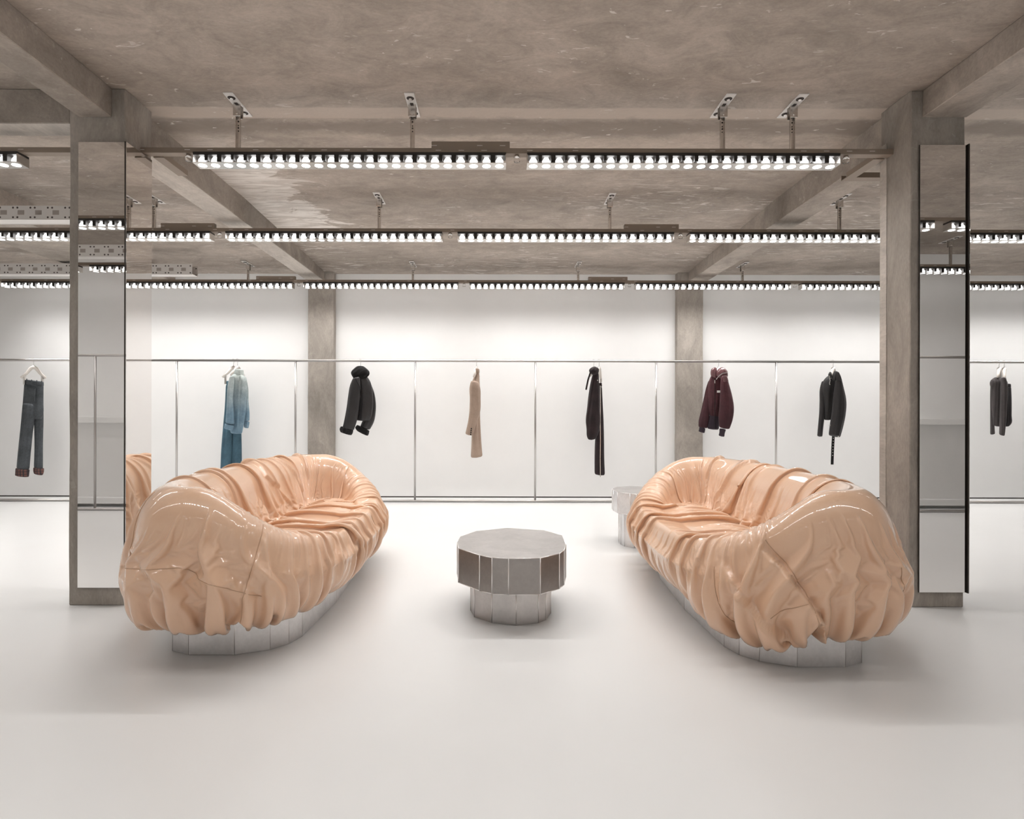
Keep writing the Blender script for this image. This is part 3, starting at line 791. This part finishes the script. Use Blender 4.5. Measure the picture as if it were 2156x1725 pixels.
GY = 6.90
def lathe(name, st, mat, parent, dy=0., depth=.6, n=28, folds=5, amp=.05, seed=0, cap=True, rows=26, sq=2.0, tw=0.):
    """a soft closed tube through stations (left x, left y, right x, right y) given in picture pixels at the rack's distance"""
    P = []
    GD = GY+dy
    for s in st:
        d = s[4] if len(s) > 4 else 0
        P.append((PX(s[0],GD), PZ(s[1],GD), PX(s[2],GD), PZ(s[3],GD), d/181))
    P = np.array(P); K = len(P)
    d = np.concatenate([[0], np.cumsum(np.maximum(.004, np.hypot(*(np.diff((P[:, :2]+P[:, 2:4])/2, axis=0).T))))])
    u = np.linspace(0, d[-1], rows)
    # monotone-ish smooth interpolation
    def ip(y):
        m = np.gradient(y, d); j = np.clip(np.searchsorted(d, u, 'right')-1, 0, K-2); h = d[j+1]-d[j]; t_ = (u-d[j])/h
        mm = np.clip(m, -4, 4)
        return (2*t_**3-3*t_**2+1)*y[j]+(t_**3-2*t_**2+t_)*h*mm[j]+(-2*t_**3+3*t_**2)*y[j+1]+(t_**3-t_**2)*h*mm[j+1]
    Q = np.stack([ip(P[:, k]) for k in range(5)], 1)
    rg = np.random.default_rng(seed); ph = rg.uniform(0, 6.28, 8); kk = rg.integers(folds, folds*2+2, 8); dr = rg.uniform(-5, 5, 8)
    V = []; Fc = []
    for i in range(rows):
        lx, lz, rx, rz, dd = Q[i]; c = Vector(((lx+rx)/2, GY+dy+dd, (lz+rz)/2)); a = Vector(((rx-lx)/2, 0, (rz-lz)/2)); A = a.length
        ry = min(A*depth, .13)+.004
        for k in range(n):
            th = k*math.tau/n; cs, sn = math.cos(th), math.sin(th)
            e = 2/sq; cs2 = math.copysign(abs(cs)**e, cs); sn2 = math.copysign(abs(sn)**e, sn)
            f = 1+amp*sum(math.cos(kk[q]*th+ph[q]+dr[q]*u[i]*2.2) for q in range(8))/2.2*(.35+abs(sn))/1.2
            V.append(c + a*cs2*(1+(f-1)*.35) + Vector((tw*ry*sn2, ry*sn2*f, 0)))
        if i:
            for k in range(n):
                k2 = (k+1) % n; Fc.append(((i-1)*n+k, (i-1)*n+k2, i*n+k2, i*n+k))
    if cap: Fc.append(tuple(range(n))[::-1]); Fc.append(tuple((rows-1)*n+k for k in range(n)))
    V = [v - (parent.matrix_world.translation if parent is None else parent.location) for v in V] if parent is not None else V
    o = mesh_obj(name, V, Fc, mat, parent, smooth=True)
    md = o.modifiers.new('s', 'SUBSURF'); md.levels = 0; md.render_levels = 1
    return o
def garment(name, px_, label, cat):
    return thing(name, label, cat, (PX(px_,GY), GY, RZ-.02))
def strip(name, pts, w, mat, parent, dy=-.1, th=.004):
    bm = bmesh.new(); loc = parent.location
    Q = [Vector((PX(x,GY+dy), GY+dy, PZ(y,GY+dy)))-loc for x, y in pts]
    for a, b in zip(Q[:-1], Q[1:]):
        d = (b-a).normalized(); s_ = Vector((d.z, 0, -d.x))*w/2; o = Vector((0, th, 0)); e = d*w*.15
        v = [bm.verts.new(p) for p in (a-s_-e, a+s_-e, b+s_+e, b-s_+e, a-s_-e+o, a+s_-e+o, b+s_+e+o, b-s_+e+o)]
        for f in ((0,1,2,3),(7,6,5,4),(0,4,5,1),(1,5,6,2),(2,6,7,3),(3,7,4,0)): bm.faces.new([v[i] for i in f])
    return bm_obj(name, bm, mat, parent)
def coat_hanger(px_, half, label, yaw=1.0, clips=False, droop=24, dy=0., span=.21):
    """ivory hanger: thick shaped shoulders, neck and wire hook; half = half width in pixels, seen turned"""
    r = thing('coat_hanger', label, 'hanger', (PX(px_,GY), GY+dy, RZ), 'ivory hangers'); p = 1/181.
    bm = bmesh.new()
    ys = math.sqrt(max(0., span**2-(half*p)**2))*yaw
    pts = [(-half*p, -ys, -(12+droop)*p), (-half*p*.55, -ys*.55, -(12+droop*.62)*p), (-half*p*.2, -ys*.2, -17*p), (0, 0, -15*p), (half*p*.2, ys*.2, -17*p), (half*p*.55, ys*.55, -(12+droop*.62)*p), (half*p, ys, -(12+droop)*p)]
    sweep(bm, pts, [.013, .016, .020, .024, .020, .016, .013], 10)
    cyl(bm, (0,0,-16*p), (0,0,-11*p), .022, 12, .010); bm_obj('shoulder_bar', bm, M['hanger'], r, smooth=True)
    bm = bmesh.new()
    h = [(0,0,-12*p), (0,0,-5*p)] + [(-.004+.0185*math.cos(a), 0, .001+.0185*math.sin(a)) for a in [x*math.pi/8 for x in range(-3, 9)]]
    sweep(bm, h, .0022, 6); bm_obj('hook', bm, M['chrome'], r)
    if clips:
        for sx in (-1, 1):
            bm = bmesh.new(); x, y = sx*half*p*.72, sx*ys*.72
            box(bm, x-.010, x+.010, y-.012, y+.012, -(12+droop+14)*p, -(12+droop*.8)*p); bm_obj('clip', bm, M['steel'], r, bevel=.002)
    return r

# cuffed jeans
coat_hanger(70.5, 18, 'ivory clip hanger holding the cuffed grey jeans at the far left', clips=True, droop=26, span=.115)
j = garment('jeans', 71, 'faded dark grey jeans with rolled plaid cuffs hanging at the far left', 'jeans')
o = lathe('waistband', [(52,801,91,806),(51.5,806,91.5,811),(51,812,91.5,816)], C['greydenim'], j, depth=.34, folds=4, amp=.02, rows=8)
lathe('seat', [(51.3,809,91.3,813),(50,830,91,834),(48.5,852,91,856),(48,868,91,872),(54,884,86,886)], C['greydenim'], j, depth=.34, amp=.07, seed=2)
lathe('trouser_leg', [(48.5,850,75,852),(47,870,74.5,874),(44.5,900,70,902),(41,935,66,939),(38,965,63,968),(36,990,61,993)], C['greydenim'], j, depth=.5, amp=.09, seed=3, dy=-.02)
lathe('trouser_leg', [(70,850,91,853),(72,878,91,880),(73,905,90.5,906),(73.5,935,90,936),(73,965,90,967),(72.5,989,90,991)], C['greydenim'], j, depth=.5, amp=.09, seed=4, dy=.03)
lathe('rolled_cuff', [(34.5,987,61.5,991),(34,996,60.5,1000),(33.5,1004,59.5,1008)], C['plaid'], j, depth=.6, amp=.02, rows=8, dy=-.02)
lathe('rolled_cuff', [(71.5,986,92,988),(71.5,994,91.5,997),(73,1000,89,1004)], C['plaid'], j, depth=.6, amp=.02, rows=8, dy=.03)
strip('back_pocket', [(64,822),(63,844)], .105, C['greydenim'], j, dy=-.083, th=.006)
for x, y in ((56,804),(66,806),(77,807),(87,809)): strip('belt_loop', [(x,y-4),(x,y+7)], .009, C['greydenim'], j, dy=-.072)

# denim shirt over wide trousers
coat_hanger(490, 17, 'rear ivory hanger, left of the pair above the denim shirt', droop=24, clips=True, dy=.02, span=.12)
coat_hanger(500, 9, 'front ivory hanger, right of the pair inside the denim shirt', droop=20, span=.08)
w_ = garment('wide_trousers', 489, 'teal wide-leg denim trousers hanging behind the pale denim shirt', 'trousers')
lathe('waistband', [(477,803,503,804),(476,812,504,813)], C['teal'], w_, depth=.3, rows=6, dy=.08)
lathe('trouser_leg', [(476,808,496,808),(474,850,492,850),(470,900,489,900),(466,950,488,950),(464,1000,487,1000),(462,1032,486,1032)], C['teal'], w_, depth=.5, amp=.12, folds=4, seed=5, dy=.06)
lathe('trouser_leg', [(488,808,504,808),(488,850,506,850),(487,900,508,900),(486,950,509,950),(486,1000,510,1000),(485,1032,511,1032)], C['teal'], w_, depth=.5, amp=.12, folds=4, seed=6, dy=.10)
s_ = garment('denim_shirt', 501, 'bleached pale to blue denim shirt hanging on the left of the rack', 'shirt')
lathe('body', [(493,787,512,789),(486,793,517,796),(484,812,520,815),(484,840,519,842),(484,870,517,872),(484,900,512,902),(486,915,509,916)], C['lightdenim'], s_, depth=.42, amp=.08, seed=7, dy=-.05)
lathe('collar', [(495,778,512,779),(493,785,513,787),(492,790,513,792)], C['lightdenim'], s_, depth=.5, rows=8, dy=-.05)
lathe('sleeve', [(484,794,493,792),(480,812,492,814),(478,840,490,842),(477,870,492,872),(475,893,493,896)], C['lightdenim'], s_, depth=.75, amp=.12, seed=8, dy=-.14)
lathe('cuff', [(474,892,492,897),(472,904,489,909)], C['lightdenim'], s_, depth=.7, rows=6, dy=-.14)
lathe('sleeve', [(511,790,518,797),(513,815,522,818),(514,845,523,847),(514,870,525,870),(513,890,525,888)], C['lightdenim'], s_, depth=.8, amp=.12, seed=9, dy=.02)
lathe('cuff', [(513,887,525.5,889),(514,902,523,904)], C['lightdenim'], s_, depth=.7, rows=6, dy=.02)
strip('button_placket', [(505,794),(503,850),(500,912)], .018, C['lightdenim'], s_, dy=-.134)

# shearling jacket
coat_hanger(759, 6, 'ivory hanger hidden inside the black shearling jacket', droop=18, span=.06)
a_ = garment('shearling_jacket', 759, 'black leather jacket with black fur collar and cuffs, right of the far left column', 'jacket')
lathe('body', [(748,788,770,790),(742,800,778,801),(744,830,785,833),(746,860,785,862),(749,880,781,881),(750,887,778,888)], C['blackleather'], a_, depth=.5, amp=.05, seed=10)
fc = lathe('fur_collar', [(744,797,754,806),(739,788,760,801),(745,777,773,795),(757,771,778,787),(766,772,777,782)], C['fur'], a_, depth=.75, amp=.12, seed=11, dy=-.03, sq=2)
lathe('sleeve', [(743,797,757,793),(737,812,759,812),(733,835,758,836),(730,858,756,860),(725,885,751,889),(721,903,745,908)], C['blackleather'], a_, depth=.7, amp=.05, seed=12, dy=-.10)
lathe('fur_cuff', [(718,898,744,905),(715,905,742,914),(717,911,739,918)], C['fur'], a_, depth=.7, amp=.14, seed=13, dy=-.10, rows=10)
lathe('sleeve', [(773,797,781,810),(776,815,787,825),(775,840,791,846),(771,865,791,869),(764,885,787,890),(758,900,778,907)], C['blackleather'], a_, depth=.7, amp=.05, seed=14, dy=.06)
lathe('fur_cuff', [(752,895,778,908),(748,902,776,916),(752,908,774,919)], C['fur'], a_, depth=.7, amp=.14, seed=15, dy=.06, rows=10)
strip('shoulder_seam', [(748,798),(757,815),(760,850),(756,885)], .006, C['fur'], a_, dy=-.205)

# beige coat
coat_hanger(1003, 5, 'ivory hanger holding the long beige coat', droop=22, span=.06)
b_ = garment('wool_coat', 1003, 'long beige wool coat hanging side-on in the middle of the rack', 'coat')
lathe('body', [(1000,777,1008,779),(999,790,1009,790),(993,806,1010,806),(994,840,1011,840),(996,880,1011,880),(993,920,1013,920),(992,950,1015,948),(991,966,1016.5,963)], C['beige'], b_, depth=.9, amp=.13, folds=3, seed=16)
lathe('collar', [(1000,775,1009,777),(999,782,1009.5,784),(1000,788,1008,789)], C['beige'], b_, depth=.9, rows=8, dy=-.01)
lathe('sleeve', [(992,801,1006,803),(989,812,1010,812),(989,840,1012,840),(988,868,1011,868),(985,890,1003,893),(981,908,997,912),(979.5,915,994,919)], C['beige'], b_, depth=.75, amp=.04, seed=17, dy=-.11)
for y in (903, 907, 911, 915): strip('cuff_button', [(992.5-(y-903)*.12, y-1),(992.5-(y-903)*.12, y+1)], .012, C['fur'], b_, dy=-.165-.02, th=.01)

# velvet top and trousers
coat_hanger(1250, 9, 'ivory hanger holding the dark velvet top', droop=20, span=.06)
coat_hanger(1261, 7, 'ivory clip hanger holding the dark studded trousers', droop=30, clips=True, span=.08)
v_ = garment('velvet_top', 1250, 'dark plum velvet top with a tied scarf neck', 'top')
lathe('body', [(1249,783,1260,783),(1245,797,1261,797),(1240,825,1262,825),(1236,860,1263,860),(1233,885,1264,885),(1235,905,1262,905),(1236,920,1256,921),(1239,927,1252,926)], C['velvet'], v_, depth=.6, amp=.12, seed=18, dy=-.05)
lathe('scarf_collar', [(1241,784,1250,791),(1240,779,1258,787),(1246,773,1261,780),(1252,771,1261,776)], C['velvet'], v_, depth=.8, amp=.1, seed=19, dy=-.06, rows=12)
strip('scarf_end', [(1243,784),(1238,800),(1234,820)], .018, C['velvet'], v_, dy=-.14, th=.008)
u_ = garment('studded_trousers', 1261, 'long narrow dark trousers with a glinting studded side seam', 'trousers')
lathe('waistband', [(1259,806,1267,806),(1258.5,814,1267.5,814)], C['velvet'], u_, depth=1.2, rows=6, dy=.05)
lathe('trouser_leg', [(1259,812,1267,812),(1259,850,1269,850),(1257,890,1271,890),(1253,930,1272,930),(1252,965,1272.5,965),(1252,1000,1274,1002)], C['velvet'], u_, depth=.8, amp=.1, seed=20, dy=.05)
strip('stud_seam', [(1264,812),(1264.5,850),(1264,890),(1264.5,930),(1264,965),(1264.5,1004)], .009, C['stud'], u_, dy=-.045)

# burgundy bomber
coat_hanger(1513, 11, 'ivory hanger inside the burgundy bomber jacket', droop=22, span=.08)
d_ = garment('bomber_jacket', 1513, 'burgundy wool bomber jacket with shiny padded collar in front of the far right column', 'jacket')
lathe('body', [(1498,789,1524,790),(1493,800,1530,802),(1491,825,1530,828),(1491,850,1528,852),(1492,866,1522,868),(1495,876,1517,878)], C['burgundy'], d_, depth=.55, amp=.08, seed=21)
lathe('ribbed_hem', [(1495,870,1517,871),(1493,880,1516,881),(1490,895,1514,897),(1490,903,1513,905)], C['plumrib'], d_, depth=.5, amp=.03, rows=10)
lathe('padded_collar', [(1497,792,1508,797),(1496,783,1509,790),(1499,775,1509,780),(1504,772,1509,774)], C['burgnylon'], d_, depth=.8, amp=.06, seed=22, dy=-.04, rows=12)
lathe('padded_collar', [(1507,790,1517,799),(1508,782,1529,795),(1515,774,1532,789),(1521,772,1531,780)], C['burgnylon'], d_, depth=.8, amp=.06, seed=23, dy=-.07, rows=12)
strip('collar_piping', [(1508,798),(1514,790),(1522,785),(1532,783.5)], .007, C['zip'], d_, dy=-.158)
lathe('sleeve', [(1492,800,1501,801),(1487,815,1500,817),(1482,838,1497,840),(1476,865,1494,867),(1471,888,1492,890),(1471,899,1489,902)], C['burgundy'], d_, depth=.75, amp=.06, seed=24, dy=.03)
lathe('ribbed_cuff', [(1473,897,1485,901),(1472,904,1484,908),(1470.5,908,1483,912)], C['plumrib'], d_, depth=.8, rows=6, dy=.03)
lathe('sleeve', [(1518,792,1530,791),(1517,806,1534,806),(1516,830,1541,832),(1515,855,1545,858),(1513,880,1542,884),(1515,900,1535,904)], C['burgundy'], d_, depth=.6, amp=.06, seed=25, dy=-.13)
lathe('ribbed_cuff', [(1515,900,1529,903),(1515,909,1526,911),(1513,917,1525,920)], C['plumrib'], d_, depth=.8, rows=6, dy=-.13)
lathe('shoulder_patch', [(1520,790,1530,790),(1519,797,1532.5,797),(1519,804,1534,804)], C['burgnylon'], d_, depth=.62, rows=8, dy=-.135)
strip('name_patch', [(1513.5,822.5),(1513.5,824.8)], .042, M['whitecoat'], d_, dy=-.13)
strip('front_zip', [(1505,796),(1505.5,830),(1505,868),(1507,903)], .006, C['fur'], d_, dy=-.112)
strip('zip_pull', [(1505,800),(1505,806)], .008, C['zip'], d_, dy=-.118)

# black jacket with belt
coat_hanger(1754, 11, 'ivory hanger inside the black zip jacket', droop=22, span=.08)
e_ = garment('zip_jacket', 1754, 'black zip jacket with leather shoulder hanging near the right end of the rack', 'jacket')
lathe('body', [(1744,789,1764,787),(1736,797,1770,795),(1731,812,1772,812),(1733,840,1770,840),(1735,865,1762,866),(1736,884,1753,883)], C['blackcloth'], e_, depth=.5, amp=.07, seed=26)
lathe('collar', [(1746,794,1752,795),(1744,788,1751,790),(1747,781,1750,783)], C['blackcloth'], e_, depth=1., rows=8, dy=-.09)
lathe('collar', [(1751,797,1760,802),(1753,788,1763,792),(1757,779,1764,781)], C['blackcloth'], e_, depth=.8, rows=8, dy=-.10)
lathe('sleeve', [(1731,800,1741,802),(1727,815,1739,816),(1726,845,1737,847),(1725,870,1736,872),(1723,895,1733,897),(1721,918,1731,919)], C['blackleather'], e_, depth=.85, amp=.07, seed=27, dy=.02)
lathe('sleeve', [(1759,795,1771,794),(1757,812,1775,812),(1754,838,1781,842),(1752,865,1780,868),(1748,892,1775,895),(1745,916,1768,921)], C['blackleather'], e_, depth=.6, amp=.07, seed=28, dy=-.12)
lathe('leather_shoulder', [(1761,782,1765,781),(1760,790,1769,789),(1760,801,1773,802)], C['burgnylon'] if False else C['blackleather'], e_, depth=.7, rows=8, dy=-.13)
strip('collar_zip', [(1746,790),(1748,800),(1746.5,806),(1747.5,809)], .006, C['zip'], e_, dy=-.125)
strip('snap_button', [(1765.5,917),(1765.5,919)], .012, C['zip'], e_, dy=-.215)
strip('snap_button', [(1747,893),(1747,895)], .012, C['zip'], e_, dy=-.20)
strip('hanging_belt', [(1755,915),(1753.5,945),(1752.5,976)], .031, C['fur'], e_, dy=-.02)
for q in range(7): strip('belt_eyelet', [(1755-.28*q, 921+6*q),(1755-.28*q, 922.2+6*q)], .008, C['zip'], e_, dy=-.024)

# grey knit and dark skirt
coat_hanger(2103.5, 12, 'ivory hanger holding the charcoal knit top, left of the right-hand pair', droop=20, span=.09)
coat_hanger(2114, 10, 'ivory clip hanger holding the black skirt, right of the right-hand pair', droop=26, clips=True, span=.09)
k_ = garment('knit_top', 2104, 'charcoal ribbed long-sleeved knit top at the far right', 'sweater')
lathe('body', [(2096,791,2112,792),(2088,797,2118,799),(2088,820,2117,822),(2089,850,2115,852),(2091,880,2110,882),(2092,895,2108,897)], C['greyknit'], k_, depth=.5, amp=.06, seed=29, dy=-.03)
lathe('sleeve', [(2087,796,2094,798),(2086,820,2093,822),(2086,860,2093,862),(2086,895,2093,896),(2086,914,2094,912)], C['greyknit'], k_, depth=.9, amp=.05, seed=30, dy=.03)
lathe('sleeve', [(2109,791,2117,793),(2108,812,2120,816),(2107,850,2119,852),(2106,885,2117,888),(2105,913,2114,917)], C['greyknit'], k_, depth=.8, amp=.05, seed=31, dy=-.13)
n_ = garment('black_skirt', 2119, 'black clipped skirt behind the charcoal knit top at the far right', 'skirt')
lathe('waistband', [(2110,805,2127.5,806),(2110,813,2128,814)], C['blackknit'], n_, depth=.5, rows=6, dy=.10)
lathe('skirt_panel', [(2110,811,2128,812),(2110,840,2129,840),(2110,870,2129,872),(2110,888,2128.5,890),(2112,896,2123,896.5)], C['blackknit'], n_, depth=.5, amp=.08, seed=32, dy=.10)
# ------------------------------------------------------------------ camera and view
cam = bpy.data.cameras.new('camera'); cam.sensor_width = 36; cam.sensor_fit = 'HORIZONTAL'; cam.lens = F/2156*36
cam.shift_x = (1078-CX)/2156; cam.shift_y = (CY-862.5)/2156; cam.clip_start = .05
co = bpy.data.objects.new('camera', cam); col.objects.link(co)
co.matrix_world = Matrix.Translation((0, 0, EYE)) @ Matrix.Rotation(math.pi/2, 4, 'X') @ Matrix.Rotation(math.radians(.13), 4, 'Z')
sc = bpy.context.scene; sc.camera = co
w = bpy.data.worlds.new('world'); sc.world = w; w.use_nodes = True
w.node_tree.nodes['Background'].inputs[0].default_value = (.9, .87, .84, 1); w.node_tree.nodes['Background'].inputs[1].default_value = .0
sc.view_settings.view_transform = 'Standard'; sc.view_settings.look = 'None'; sc.view_settings.gamma = 1; sc.view_settings.use_curve_mapping = False
sc.view_settings.exposure = EXPOSURE
sc.cycles.use_denoising = True; sc.cycles.max_bounces = 7; sc.cycles.diffuse_bounces = 3; sc.cycles.glossy_bounces = 4; sc.cycles.transmission_bounces = 4
sc.cycles.sample_clamp_indirect = 6; sc.cycles.caustics_reflective = False; sc.cycles.caustics_refractive = False
sc.cycles.use_light_tree = True; sc.cycles.use_adaptive_sampling = True; sc.cycles.adaptive_threshold = .05; sc.cycles.adaptive_min_samples = 16
